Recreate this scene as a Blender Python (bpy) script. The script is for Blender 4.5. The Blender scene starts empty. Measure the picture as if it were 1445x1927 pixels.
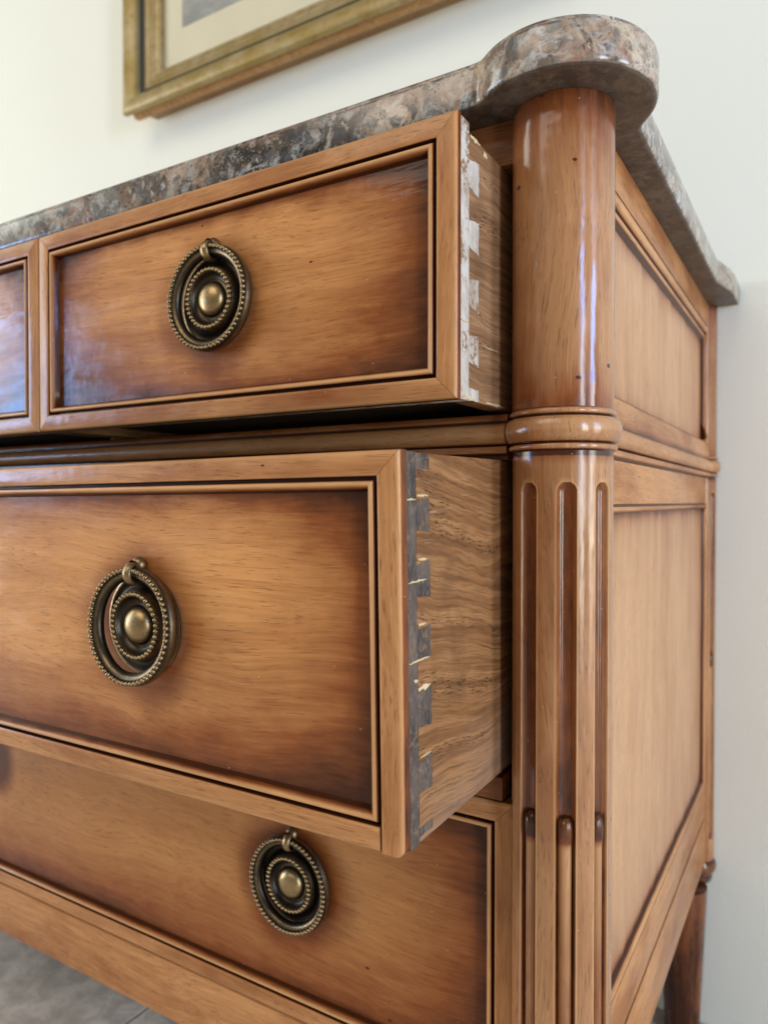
import bpy, bmesh, math, random
from math import sin, cos, pi, radians, sqrt
from mathutils import Vector, Matrix

random.seed(7)
scene = bpy.context.scene
col = scene.collection

# ------------------------------------------------------------------ camera
cam_d = bpy.data.cameras.new('camera')
cam = bpy.data.objects.new('camera', cam_d)
col.objects.link(cam)
scene.camera = cam
cam_d.sensor_fit = 'HORIZONTAL'
cam_d.sensor_width = 36.0
cam_d.lens = 1373.05 / 1445.0 * 36.0
cam_d.clip_start = 0.01
cam_d.clip_end = 60.0
yaw, pitch = radians(31.188), radians(0.8085)
fwd = Vector((-sin(yaw) * cos(pitch), cos(yaw) * cos(pitch), -sin(pitch)))
cam.location = (0.1185, -0.3763, -0.0063)
cam.rotation_euler = fwd.to_track_quat('-Z', 'Y').to_euler()
cam_d.dof.use_dof = True
cam_d.dof.focus_distance = 0.355
cam_d.dof.aperture_fstop = 12.5

# ------------------------------------------------------------------ world, lamps, exposure
world = bpy.data.worlds.new('World')
scene.world = world
world.use_nodes = True
bg = world.node_tree.nodes['Background']
bg.inputs[0].default_value = (0.93, 0.88, 0.80, 1)
bg.inputs[1].default_value = 0.24
scene.view_settings.view_transform = 'Standard'
scene.view_settings.look = 'None'
scene.view_settings.exposure = 0.12
scene.view_settings.gamma = 1.0


def lamp(name, loc, target, sx, sy, color, radiance):
    d = bpy.data.lights.new(name, 'AREA')
    d.shape = 'RECTANGLE'
    d.size, d.size_y = sx, sy
    d.color = color
    d.energy = radiance * pi * sx * sy
    o = bpy.data.objects.new(name, d)
    col.objects.link(o)
    o.location = loc
    o.rotation_euler = (Vector(target) - Vector(loc)).to_track_quat('-Z', 'Z').to_euler()
    return o


# garden window to the right: two casements, pale daylight below and blue sky above
for yc, w in ((-1.12, 0.84), (-0.11, 0.52)):
    lamp('window_daylight', (2.0, yc, 0.11), (0.0, yc, 0.11), w, 0.40, (1.0, 1.0, 0.86), 13.0)
    lamp('low_bounce_fill', (2.0, yc, -0.30), (0.0, yc, -0.30), w, 0.41, (1.0, 0.93, 0.86), 6.5)  # added lamp below the sill for lit-floor bounce, strengthened to fill the wall
    lamp('window_skylight', (2.0, yc, 0.47), (0.0, yc, 0.47), w, 0.31, (0.15, 0.42, 1.0), 25.0)
    lamp('window_blind', (2.0, yc, 0.86), (0.0, yc, 0.86), w, 0.44, (0.90, 0.86, 1.0), 3.2)
# tall window far to the left
lamp('window_left', (-2.7, -0.95, 0.98), (0.0, -0.95, 0.98), 1.6, 0.90, (0.97, 1.0, 0.90), 4.1)
lamp('window_left_sky', (-2.7, -1.50, 0.42), (0.0, -1.50, 0.42), 0.66, 0.44, (0.24, 0.50, 1.0), 19.0)
lamp('window_left_side', (-2.7, -0.64, 0.30), (0.0, -0.64, 0.30), 0.98, 0.46, (0.98, 1.0, 0.95), 5.0)
lamp('window_left_low', (-2.7, -0.95, -0.23), (0.0, -0.95, -0.23), 1.6, 0.60, (1.0, 0.95, 0.90), 9.5)
# added ambient fill lamp, soft and broad, in front and above
lamp('room_fill', (-0.6, -2.1, 2.0), (-0.3, 0.3, 0.0), 2.2, 1.4, (1.0, 0.92, 0.80), 2.7)

# ------------------------------------------------------------------ node helpers
def new_mat(name):
    m = bpy.data.materials.new(name)
    m.use_nodes = True
    nt = m.node_tree
    b = nt.nodes['Principled BSDF']
    return m, nt, b


class NT:
    def __init__(s, nt):
        s.nt = nt

    def n(s, t, **k):
        x = s.nt.nodes.new(t)
        for a, v in k.items():
            setattr(x, a, v)
        return x

    def link(s, a, b):
        s.nt.links.new(a, b)

    def val(s, sock, v):
        if hasattr(v, 'is_output') or isinstance(v, bpy.types.NodeSocket):
            s.link(v, sock)
        else:
            sock.default_value = v

    def math(s, op, a, b=0.0, c=None, clamp=False):
        x = s.n('ShaderNodeMath', operation=op)
        x.use_clamp = clamp
        s.val(x.inputs[0], a)
        s.val(x.inputs[1], b)
        if c is not None:
            s.val(x.inputs[2], c)
        return x.outputs[0]

    def mix(s, f, a, b, mode='MIX'):
        x = s.n('ShaderNodeMix', data_type='RGBA', blend_type=mode)
        s.val(x.inputs[0], f)
        s.val(x.inputs[6], a if not isinstance(a, tuple) else (*a, 1))
        s.val(x.inputs[7], b if not isinstance(b, tuple) else (*b, 1))
        return x.outputs[2]

    def ramp(s, f, stops, interp='LINEAR'):
        x = s.n('ShaderNodeValToRGB')
        e = x.color_ramp.elements
        x.color_ramp.interpolation = interp
        while len(e) < len(stops):
            e.new(0.5)
        for i, (p, c) in enumerate(stops):
            e[i].position = p
            e[i].color = (c, c, c, 1) if not isinstance(c, tuple) else (*c, 1)
        s.val(x.inputs[0], f)
        return x.outputs[0]

    def noise(s, vec, scale, detail=3, rough=0.5, dist=0.0):
        x = s.n('ShaderNodeTexNoise')
        s.link(vec, x.inputs['Vector'])
        x.inputs['Scale'].default_value = scale
        x.inputs['Detail'].default_value = detail
        x.inputs['Roughness'].default_value = rough
        x.inputs['Distortion'].default_value = dist
        return x.outputs['Fac']

    def voro(s, vec, scale, feature='F1', out='Distance', rnd=1.0):
        x = s.n('ShaderNodeTexVoronoi', feature=feature)
        s.link(vec, x.inputs['Vector'])
        x.inputs['Scale'].default_value = scale
        x.inputs['Randomness'].default_value = rnd
        return x.outputs[out]

    def vmul(s, v, k):
        x = s.n('ShaderNodeVectorMath', operation='MULTIPLY')
        s.link(v, x.inputs[0])
        x.inputs[1].default_value = k
        return x.outputs[0]

    def vadd(s, a, b):
        x = s.n('ShaderNodeVectorMath', operation='ADD')
        s.link(a, x.inputs[0])
        s.val(x.inputs[1], b)
        return x.outputs[0]

    def bump(s, h, strength, dist, normal=None):
        x = s.n('ShaderNodeBump')
        x.inputs['Strength'].default_value = strength
        x.inputs['Distance'].default_value = dist
        s.link(h, x.inputs['Height'])
        if normal is not None:
            s.link(normal, x.inputs['Normal'])
        return x.outputs[0]


def obj_coords(t, seed=0.0):
    """object coordinates shifted by a per-object random offset"""
    tc = t.n('ShaderNodeTexCoord')
    oi = t.n('ShaderNodeObjectInfo')
    r = t.math('MULTIPLY', oi.outputs['Random'], 9.0)
    cmb = t.n('ShaderNodeCombineXYZ')
    t.link(r, cmb.inputs[0])
    t.link(t.math('ADD', t.math('MULTIPLY', r, 1.7), seed), cmb.inputs[1])
    t.link(t.math('MULTIPLY', r, -1.3), cmb.inputs[2])
    return t.vadd(tc.outputs['Object'], cmb.outputs[0]), tc


def grain_scale(axis, along, across):
    return tuple(along if i == 'XYZ'.index(axis) else across for i in range(3))


LIGHT, MID, DARK = (0.530, 0.244, 0.088), (0.290, 0.110, 0.034), (0.055, 0.016, 0.006)


def wood(name, axis, light=LIGHT, mid=MID, dark=DARK, panel=None, halos=(), rough=0.36, coat=0.34,
         tone=0.5, specks=1.0, burn=1.0, wide_w=0.90, nar_w=0.44):
    """polished fruitwood with an antique glaze. 'glaze' is a per-vertex stain amount (recesses)"""
    m, nt, b = new_mat(name)
    t = NT(nt)
    P, tc = obj_coords(t)
    # slow waviness so that the figure bends
    wv = t.n('ShaderNodeTexNoise')
    t.link(t.vmul(P, grain_scale(axis, 3.0, 7.0)), wv.inputs['Vector'])
    wv.inputs['Scale'].default_value = 1.6
    wv.inputs['Detail'].default_value = 2
    wx = t.n('ShaderNodeVectorMath', operation='MULTIPLY_ADD')
    t.link(wv.outputs['Color'], wx.inputs[0])
    wx.inputs[1].default_value = (0.035, 0.035, 0.035)
    t.link(P, wx.inputs[2])
    Q = wx.outputs[0]
    broad = t.noise(t.vmul(Q, grain_scale(axis, 4.5, 66)), 1.0, 4, 0.6)
    cloud = t.noise(t.vmul(Q, grain_scale(axis, 5, 13)), 1.0, 3, 0.5)
    fine = t.noise(t.vmul(Q, grain_scale(axis, 22, 520)), 1.0, 4, 0.62)
    hair = t.noise(t.vmul(Q, grain_scale(axis, 60, 1150)), 1.0, 2, 0.6)
    c = t.mix(t.ramp(t.math('ADD', t.math('MULTIPLY', broad, 0.5), t.math('ADD', t.math('MULTIPLY', cloud, 0.3), t.math('MULTIPLY', fine, 0.2))),
                     [(0.30, 0.0), (0.57, 1.0)]), mid, light)
    f1 = t.ramp(fine, [(0.38, 0.60), (0.60, 0.0)])
    c = t.mix(t.math('MULTIPLY', f1, 0.17), c, tuple(x * y for x, y in zip(mid, (0.62, 0.52, 0.42))))
    f2 = t.ramp(hair, [(0.34, 1.0), (0.41, 0.0)])
    c = t.mix(t.math('MULTIPLY', f2, 0.45), c, tuple(x * 0.30 for x in mid))
    f3 = t.ramp(fine, [(0.60, 0.0), (0.72, 1.0)])
    c = t.mix(t.math('MULTIPLY', f3, 0.18), c, (0.70, 0.36, 0.135))
    scrt = t.noise(t.vmul(Q, grain_scale(axis, 11, 900)), 1.0, 2, 0.5)
    c = t.mix(t.math('MULTIPLY', t.ramp(scrt, [(0.64, 0.0), (0.70, 1.0)]), 0.16), c, (0.78, 0.47, 0.24))
    c = t.mix(t.math('MULTIPLY', t.ramp(scrt, [(0.30, 1.0), (0.36, 0.0)]), 0.30), c, tuple(x * 0.38 for x in mid))
    # stain: from the glaze attribute, and from the panel burnish
    at = t.n('ShaderNodeAttribute')
    at.attribute_name = 'glaze'
    g = at.outputs['Fac']
    nb = t.noise(t.vmul(P, grain_scale(axis, 60, 260)), 1.0, 4, 0.65)
    nb2 = t.noise(P, 32, 3, 0.5)
    stain = t.math('MULTIPLY', g, t.math('ADD', 0.55, t.math('MULTIPLY', nb, 0.9)), clamp=True)
    patch = t.math('MULTIPLY', t.ramp(t.noise(t.vmul(P, grain_scale(axis, 9, 22)), 1.0, 4, 0.6), [(0.46, 0.0), (0.72, 1.0)]), 0.16 if panel else 0.52)
    stain = t.math('ADD', stain, patch, clamp=True)
    if panel:
        W, H, horiz = panel
        sp = t.n('ShaderNodeSeparateXYZ')
        t.link(tc.outputs['Generated'], sp.inputs[0])
        gu, gv = sp.outputs[horiz], sp.outputs[2]

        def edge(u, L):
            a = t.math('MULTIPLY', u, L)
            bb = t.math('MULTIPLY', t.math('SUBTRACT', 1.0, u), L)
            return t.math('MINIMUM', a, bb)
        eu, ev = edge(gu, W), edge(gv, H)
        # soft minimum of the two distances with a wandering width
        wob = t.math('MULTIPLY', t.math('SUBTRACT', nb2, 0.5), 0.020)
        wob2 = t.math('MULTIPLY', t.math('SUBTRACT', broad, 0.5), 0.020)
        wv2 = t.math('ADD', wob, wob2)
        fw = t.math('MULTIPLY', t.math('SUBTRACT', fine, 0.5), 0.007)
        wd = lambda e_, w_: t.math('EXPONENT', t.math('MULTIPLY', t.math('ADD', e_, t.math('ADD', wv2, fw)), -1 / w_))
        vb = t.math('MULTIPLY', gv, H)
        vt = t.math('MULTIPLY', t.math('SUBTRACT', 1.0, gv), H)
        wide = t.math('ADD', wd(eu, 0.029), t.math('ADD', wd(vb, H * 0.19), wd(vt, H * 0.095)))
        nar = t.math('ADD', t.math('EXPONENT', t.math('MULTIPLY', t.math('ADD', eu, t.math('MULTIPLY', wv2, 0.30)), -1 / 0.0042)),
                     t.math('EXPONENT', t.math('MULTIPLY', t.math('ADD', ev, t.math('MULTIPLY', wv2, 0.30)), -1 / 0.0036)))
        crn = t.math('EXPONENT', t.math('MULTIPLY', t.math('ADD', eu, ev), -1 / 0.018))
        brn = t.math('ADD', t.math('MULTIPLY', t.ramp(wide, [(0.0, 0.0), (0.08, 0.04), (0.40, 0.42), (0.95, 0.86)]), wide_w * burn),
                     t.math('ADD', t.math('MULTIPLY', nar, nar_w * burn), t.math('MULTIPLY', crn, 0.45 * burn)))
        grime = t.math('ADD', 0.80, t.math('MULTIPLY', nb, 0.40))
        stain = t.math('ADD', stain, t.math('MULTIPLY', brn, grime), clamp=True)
        for (hu, hv, hr, hs) in halos:  # dark rings: patina round the fittings, with the pulls' shadow painted in
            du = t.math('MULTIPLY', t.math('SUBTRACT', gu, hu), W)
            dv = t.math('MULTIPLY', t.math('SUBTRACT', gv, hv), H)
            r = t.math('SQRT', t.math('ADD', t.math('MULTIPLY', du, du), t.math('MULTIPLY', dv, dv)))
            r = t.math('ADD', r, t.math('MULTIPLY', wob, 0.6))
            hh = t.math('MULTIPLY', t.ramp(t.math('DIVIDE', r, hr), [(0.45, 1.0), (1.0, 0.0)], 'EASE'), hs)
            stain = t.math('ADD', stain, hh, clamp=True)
    # two-step stain: red-brown first, then near-black
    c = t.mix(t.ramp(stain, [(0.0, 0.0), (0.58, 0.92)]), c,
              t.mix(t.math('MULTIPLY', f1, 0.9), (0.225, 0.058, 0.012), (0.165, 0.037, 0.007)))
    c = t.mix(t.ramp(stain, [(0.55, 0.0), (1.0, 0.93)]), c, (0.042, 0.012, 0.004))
    # worn, paler arrises where glaze is negative
    worn = t.ramp(t.math('MULTIPLY', g, -1.0), [(0.0, 0.0), (1.0, 1.0)])
    c = t.mix(t.math('MULTIPLY', worn, 0.75), c, (0.68, 0.38, 0.155))
    # fly specks and short dents of the distressed finish
    if specks:
        v1 = t.n('ShaderNodeTexVoronoi')
        t.link(t.vmul(P, grain_scale(axis, 62, 110) if specks < 2 else (70, 70, 105)), v1.inputs['Vector'])
        v1.inputs['Scale'].default_value = 1.0
        sc = t.n('ShaderNodeSeparateColor')
        t.link(v1.outputs['Color'], sc.inputs[0])
        keep = t.math('GREATER_THAN', sc.outputs[0], 0.86 if specks < 2 else 0.76)
        dot = t.math('LESS_THAN', v1.outputs['Distance'], t.math('MULTIPLY', sc.outputs[1], 0.10 if specks < 2 else 0.13))
        spk = t.math('MULTIPLY', keep, dot)
        c = t.mix(t.math('MULTIPLY', spk, min(0.9, 0.85 * specks)), c, (0.03, 0.012, 0.006))
        v2 = t.n('ShaderNodeTexVoronoi')
        t.link(t.vmul(P, (300, 300, 300)), v2.inputs['Vector'])
        v2.inputs['Scale'].default_value = 1.0
        sc2 = t.n('ShaderNodeSeparateColor')
        t.link(v2.outputs['Color'], sc2.inputs[0])
        dst = t.math('MULTIPLY', t.math('GREATER_THAN', sc2.outputs[0], 0.965),
                     t.math('LESS_THAN', v2.outputs['Distance'], 0.12))
        c = t.mix(t.math('MULTIPLY', dst, 0.5), c, (0.60, 0.42, 0.27))
    t.link(c, b.inputs['Base Color'])
    smear = t.noise(P, 18, 4, 0.6)
    t.link(t.math('ADD', rough - 0.07, t.math('MULTIPLY', smear, 0.16)), b.inputs['Roughness'])
    b.inputs['Coat Weight'].default_value = coat
    dull = t.ramp(t.noise(t.vmul(P, grain_scale(axis, 14, 60)), 1.0, 5, 0.65), [(0.40, 0.0), (0.66, 1.0)])
    t.link(t.math('MULTIPLY_ADD', dull, 0.18, 0.09), b.inputs['Coat Roughness'])
    b.inputs['Coat IOR'].default_value = 1.52
    b.inputs['Specular IOR Level'].default_value = 0.06
    hgt = t.math('ADD', t.math('MULTIPLY', fine, 0.5), t.math('MULTIPLY', broad, 0.6))
    n1 = t.bump(hgt, 0.16, 0.0006)
    lump = t.noise(P, 55, 2, 0.5)
    n2 = t.bump(lump, 0.30, 0.0008, n1)
    t.link(n2, b.inputs['Normal'])
    rip = t.noise(t.vmul(P, grain_scale(axis, 25, 110)), 1.0, 3, 0.55)
    nb3 = t.bump(t.math('ADD', lump, t.math('MULTIPLY', rip, 0.7)), 0.40, 0.0008)
    t.link(nb3, b.inputs['Coat Normal'])
    return m


def oak(name, light, mid, seed, dusty=0.0, arch=1.0):
    """raw oak/chestnut drawer side, grain along Y with a cathedral figure"""
    m, nt, b = new_mat(name)
    t = NT(nt)
    P, tc = obj_coords(t, seed)
    sp = t.n('ShaderNodeSeparateXYZ')
    t.link(tc.outputs['Object'], sp.inputs[0])
    # warp: grain lines sag and swirl
    warp = t.noise(t.vmul(P, (8, 5, 9)), 1.0, 1, 0.5)
    warp2 = t.noise(t.vmul(P, (10, 30, 30)), 1.0, 2, 0.5)
    zz = t.math('ADD', sp.outputs[2], t.math('ADD', t.math('MULTIPLY', t.math('SUBTRACT', warp, 0.5), 0.085 * arch),
                                             t.math('MULTIPLY', t.math('SUBTRACT', warp2, 0.5), 0.007)))
    cmb = t.n('ShaderNodeCombineXYZ')
    t.link(t.math('MULTIPLY', sp.outputs[1], 0.045), cmb.inputs[0])
    t.link(zz, cmb.inputs[1])
    cmb.inputs[2].default_value = seed
    G = cmb.outputs[0]
    rings = t.noise(G, 170, 2, 0.5)
    fib = t.noise(G, 800, 3, 0.65)
    c = t.mix(t.ramp(rings, [(0.40, 0.0), (0.60, 1.0)]), mid, light)
    c = t.mix(t.math('MULTIPLY', t.ramp(t.noise(G, 340, 1, 0.4), [(0.34, 1.0), (0.44, 0.0)]), 0.34), c, tuple(x * 0.42 for x in mid))
    c = t.mix(t.math('MULTIPLY', t.ramp(fib, [(0.38, 1.0), (0.56, 0.0)]), 0.55), c, tuple(x * 0.42 for x in mid))
    big = t.noise(P, 26, 3, 0.6)
    c = t.mix(t.ramp(big, [(0.52, 0.0), (0.78, 0.75)]), c, tuple(x * 0.45 for x in mid))
    # dark open pores: short dashes lined up along the growth rings
    cm2 = t.n('ShaderNodeCombineXYZ')
    t.link(sp.outputs[1], cm2.inputs[0])
    t.link(zz, cm2.inputs[1])
    pores = t.noise(t.vmul(cm2.outputs[0], (190, 1300, 1)), 1.0, 2, 0.5)
    band = t.ramp(t.noise(G, 62, 1, 0.5), [(0.56, 0.0), (0.62, 1.0)])
    pk = t.math('MULTIPLY', t.ramp(pores, [(0.36, 1.0), (0.44, 0.0)]), band)
    c = t.mix(t.math('MULTIPLY', pk, 0.75), c, (0.022, 0.012, 0.007))
    # scuffs and dust
    scr = t.noise(t.vmul(P, (40, 16, 300)), 1.0, 3, 0.6)
    c = t.mix(t.math('MULTIPLY', t.ramp(scr, [(0.66, 0.0), (0.74, 1.0)]), 0.35), c, (0.55, 0.40, 0.25))
    if dusty:
        dz = t.math('ADD', t.math('MULTIPLY', sp.outputs[1], 0.30), t.math('MULTIPLY', sp.outputs[2], -1.0))
        dn = t.math('MULTIPLY', t.ramp(t.math('MULTIPLY_ADD', big, 0.05, dz), [(0.118, 0.0), (0.165, 1.0)]),
                    t.ramp(warp2, [(0.3, 0.2), (0.7, 1.0)]))
        c = t.mix(t.math('MULTIPLY', dn, dusty), c, (0.30, 0.235, 0.185))
    t.link(c, b.inputs['Base Color'])
    b.inputs['Roughness'].default_value = 0.52
    b.inputs['Specular IOR Level'].default_value = 0.15
    h = t.math('ADD', t.math('MULTIPLY', fib, 0.5), t.math('MULTIPLY', t.math('SUBTRACT', 1.0, pk), 0.5))
    t.link(t.bump(h, 0.5, 0.0006), b.inputs['Normal'])
    return m


def painted_endgrain(name, base, alt, chip, seed, chips=0.5, thr=0.58):
    """the joint wood: old paint / filler, scraped and scratched"""
    m, nt, b = new_mat(name)
    t = NT(nt)
    P, tc = obj_coords(t, seed)
    a = t.noise(t.vmul(P, (70, 70, 40)), 1.0, 4, 0.65)
    c = t.mix(t.ramp(a, [(0.40, 0.0), (0.62, 1.0)]), base, alt)
    s1 = t.noise(t.vmul(P, (500, 900, 240)), 1.0, 3, 0.65, 0.6)
    c = t.mix(t.math('MULTIPLY', t.ramp(s1, [(0.55, 0.0), (0.68, 1.0)]), 0.55), c, tuple(min(1, x * 2.2 + .03) for x in alt))
    e = t.noise(P, 210, 5, 0.7)
    e2 = t.noise(P, 45, 2, 0.5)
    ch = t.math('MULTIPLY', t.ramp(e, [(thr, 0.0), (thr + 0.03, 1.0)]), t.ramp(e2, [(0.42, 0.0), (0.50, 1.0)]))
    c = t.mix(t.math('MULTIPLY', ch, chips), c, chip)
    t.link(c, b.inputs['Base Color'])
    b.inputs['Roughness'].default_value = 0.60
    b.inputs['Specular IOR Level'].default_value = 0.3
    t.link(t.bump(t.math('ADD', s1, t.math('MULTIPLY', e, 0.8)), 0.45, 0.0005), b.inputs['Normal'])
    return m


def brass(name, bright, dark, rough=0.30):
    m, nt, b = new_mat(name)
    t = NT(nt)
    P, tc = obj_coords(t)
    at = t.n('ShaderNodeAttribute')
    at.attribute_name = 'glaze'
    n1 = t.noise(P, 260, 4, 0.6)
    n2 = t.noise(P, 900, 3, 0.6)
    f = t.math('ADD', at.outputs['Fac'], t.math('MULTIPLY', t.math('SUBTRACT', n1, 0.5), 0.75), clamp=True)
    c = t.mix(f, bright, dark)
    c = t.mix(t.math('MULTIPLY', t.ramp(n2, [(0.58, 0.0), (0.70, 1.0)]), 0.6), c, tuple(x * 0.3 for x in dark))
    t.link(c, b.inputs['Base Color'])
    b.inputs['Metallic'].default_value = 0.92
    t.link(t.math('ADD', rough - 0.06, t.math('MULTIPLY', n1, 0.22)), b.inputs['Roughness'])
    t.link(t.bump(t.math('ADD', n2, n1), 0.18, 0.0003), b.inputs['Normal'])
    return m


def marble(name):
    m, nt, b = new_mat(name)
    t = NT(nt)
    tc = t.n('ShaderNodeTexCoord')
    P = tc.outputs['Object']
    wn = t.n('ShaderNodeTexNoise')
    t.link(P, wn.inputs['Vector'])
    wn.inputs['Scale'].default_value = 70
    wn.inputs['Detail'].default_value = 6
    wa = t.n('ShaderNodeVectorMath', operation='MULTIPLY_ADD')
    t.link(wn.outputs['Color'], wa.inputs[0])
    wa.inputs[1].default_value = (0.015, 0.015, 0.015)
    t.link(P, wa.inputs[2])
    Q = wa.outputs[0]
    cloud = t.noise(Q, 26, 5, 0.62)
    c = t.ramp(cloud, [(0.36, (0.030, 0.025, 0.019)), (0.43, (0.120, 0.082, 0.053)), (0.50, (0.230, 0.155, 0.100)),
                       (0.56, (0.34, 0.235, 0.155)), (0.66, (0.52, 0.40, 0.27))])
    # clasts of three sizes, each a colour of its own
    for sc_, thr, seedv, wt in ((27, 0.50, 0.0, 0.80), (62, 0.50, 3.0, 0.85), (150, 0.45, 7.0, 0.80), (380, 0.55, 9.0, 0.60)):
        v = t.n('ShaderNodeTexVoronoi')
        t.link(t.vadd(Q, (seedv, 0, 0)), v.inputs['Vector'])
        v.inputs['Scale'].default_value = sc_
        s = t.n('ShaderNodeSeparateColor')
        t.link(v.outputs['Color'], s.inputs[0])
        cc = t.ramp(s.outputs[1], [(0.0, (0.030, 0.032, 0.034)), (0.17, (0.085, 0.090, 0.090)),
                                   (0.32, (0.22, 0.225, 0.19)), (0.50, (0.34, 0.185, 0.11)),
                                   (0.66, (0.45, 0.37, 0.27)), (0.84, (0.17, 0.115, 0.08)), (0.95, (0.58, 0.57, 0.52))],
                    'CONSTANT')
        keep = t.math('GREATER_THAN', s.outputs[0], thr)
        body = t.ramp(v.outputs['Distance'], [(0.38, 1.0), (0.52, 0.0)])
        n = t.noise(Q, sc_ * 3, 3, 0.6)
        cc = t.mix(t.ramp(n, [(0.3, 0.0), (0.7, 0.5)]), cc, (0.20, 0.15, 0.115))
        c = t.mix(t.math('MULTIPLY', t.math('MULTIPLY', keep, body), wt), c, cc)
    # pale veins and dark flecks
    vn = t.noise(Q, 17, 6, 0.62, 1.2)
    vein = t.ramp(t.math('ABSOLUTE', t.math('SUBTRACT', vn, 0.5)), [(0.0, 1.0), (0.022, 0.0)])
    mask = t.ramp(t.noise(P, 22, 2, 0.5), [(0.42, 0.0), (0.52, 1.0)])
    c = t.mix(t.math('MULTIPLY', t.math('MULTIPLY', vein, mask), 0.8), c, (0.44, 0.45, 0.42))
    sp2 = t.noise(Q, 150, 4, 0.7)
    c = t.mix(t.math('MULTIPLY', t.ramp(sp2, [(0.50, 0.0), (0.60, 1.0)]), 0.45), c, (0.085, 0.062, 0.042))
    c = t.mix(t.math('MULTIPLY', t.ramp(sp2, [(0.34, 1.0), (0.42, 0.0)]), 0.50), c, (0.50, 0.40, 0.28))
    chunk = t.noise(Q, 58, 6, 0.72)
    c = t.mix(t.math('MULTIPLY', t.ramp(chunk, [(0.585, 0.0), (0.605, 1.0)]), 0.80), c, (0.052, 0.044, 0.038))
    c = t.mix(t.math('MULTIPLY', t.ramp(chunk, [(0.395, 1.0), (0.41, 0.0)]), 0.55), c, (0.40, 0.38, 0.31))
    fl = t.noise(P, 420, 3, 0.6)
    c = t.mix(t.math('MULTIPLY', t.ramp(fl, [(0.63, 0.0), (0.70, 1.0)]), 0.75), c, (0.025, 0.022, 0.020))
    c = t.mix(t.math('MULTIPLY', t.ramp(fl, [(0.28, 1.0), (0.36, 0.0)]), 0.5), c, (0.42, 0.36, 0.30))
    # unpolished underside, with its shade painted into the colour
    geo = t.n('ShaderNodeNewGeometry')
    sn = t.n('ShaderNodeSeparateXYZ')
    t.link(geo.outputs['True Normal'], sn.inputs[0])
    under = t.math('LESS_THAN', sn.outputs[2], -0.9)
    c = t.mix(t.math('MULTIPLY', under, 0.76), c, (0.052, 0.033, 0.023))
    t.link(c, b.inputs['Base Color'])
    t.link(t.math('MULTIPLY_ADD', under, 0.35, 0.15), b.inputs['Roughness'])
    b.inputs['Specular IOR Level'].default_value = 0.55
    t.link(t.bump(t.noise(P, 600, 2, 0.5), 0.05, 0.0003), b.inputs['Normal'])
    return m


def wall_paint(name):
    m, nt, b = new_mat(name)
    t = NT(nt)
    tc = t.n('ShaderNodeTexCoord')
    P = tc.outputs['Object']
    n = t.noise(P, 3.0, 3, 0.5)
    c = t.mix(n, (0.735, 0.722, 0.605), (0.775, 0.762, 0.648))
    n3 = t.noise(P, 9.0, 2, 0.4)
    spot = t.voro(P, 14)
    c = t.mix(t.math('MULTIPLY', t.math('LESS_THAN', spot, 0.028), 0.25), c, (0.45, 0.43, 0.40))
    t.link(c, b.inputs['Base Color'])
    b.inputs['Roughness'].default_value = 0.75
    t.link(t.bump(t.math('ADD', t.noise(P, 240, 3, 0.5), t.math('MULTIPLY', n3, 3.0)), 0.20, 0.0012), b.inputs['Normal'])
    return m


def stone_tile(name, a=(0.50, 0.435, 0.36), b2=(0.68, 0.61, 0.52)):
    m, nt, b = new_mat(name)
    t = NT(nt)
    P, tc = obj_coords(t)
    n = t.noise(P, 12, 6, 0.62, 0.8)
    n2 = t.noise(P, 45, 5, 0.6, 0.4)
    c = t.mix(t.ramp(n, [(0.34, 0.0), (0.66, 1.0)]), a, b2)
    c = t.mix(t.math('MULTIPLY', t.ramp(n2, [(0.4, 1.0), (0.6, 0.0)]), 0.55), c, tuple(x * .55 for x in a))
    c = t.mix(t.math('MULTIPLY', t.ramp(n2, [(0.58, 0.0), (0.74, 1.0)]), 0.5), c, (0.46, 0.43, 0.38))
    t.link(c, b.inputs['Base Color'])
    b.inputs['Roughness'].default_value = 0.55
    t.link(t.bump(t.math('ADD', n, n2), 0.5, 0.004), b.inputs['Normal'])
    return m


def plain(name, color, rough=0.7, metal=0.0, var=0.25, scale=60):
    m, nt, b = new_mat(name)
    t = NT(nt)
    P, tc = obj_coords(t)
    n = t.noise(P, scale, 4, 0.6)
    c = t.mix(n, tuple(x * (1 - var) for x in color), tuple(min(1, x * (1 + var)) for x in color))
    t.link(c, b.inputs['Base Color'])
    b.inputs['Roughness'].default_value = rough
    b.inputs['Metallic'].default_value = metal
    t.link(t.bump(n, 0.2, 0.0008), b.inputs['Normal'])
    return m


def gilt(name, gold=(0.31, 0.210, 0.048), rub=(0.42, 0.32, 0.15)):
    m, nt, b = new_mat(name)
    t = NT(nt)
    P, tc = obj_coords(t)
    at = t.n('ShaderNodeAttribute')
    at.attribute_name = 'glaze'
    n = t.noise(P, 22, 4, 0.6)
    n2 = t.noise(t.vmul(P, (1, 1, 1)), 120, 3, 0.6)
    c = t.mix(t.ramp(n, [(0.35, 0.0), (0.65, 1.0)]), gold, rub)
    c = t.mix(t.math('MULTIPLY', t.ramp(n2, [(0.52, 0.0), (0.66, 1.0)]), 0.5), c, (0.26, 0.105, 0.035))
    c = t.mix(at.outputs['Fac'], c, (0.045, 0.045, 0.030))
    t.link(c, b.inputs['Base Color'])
    b.inputs['Metallic'].default_value = 0.30
    b.inputs['Roughness'].default_value = 0.45
    t.link(t.bump(n2, 0.3, 0.001), b.inputs['Normal'])
    return m


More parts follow.
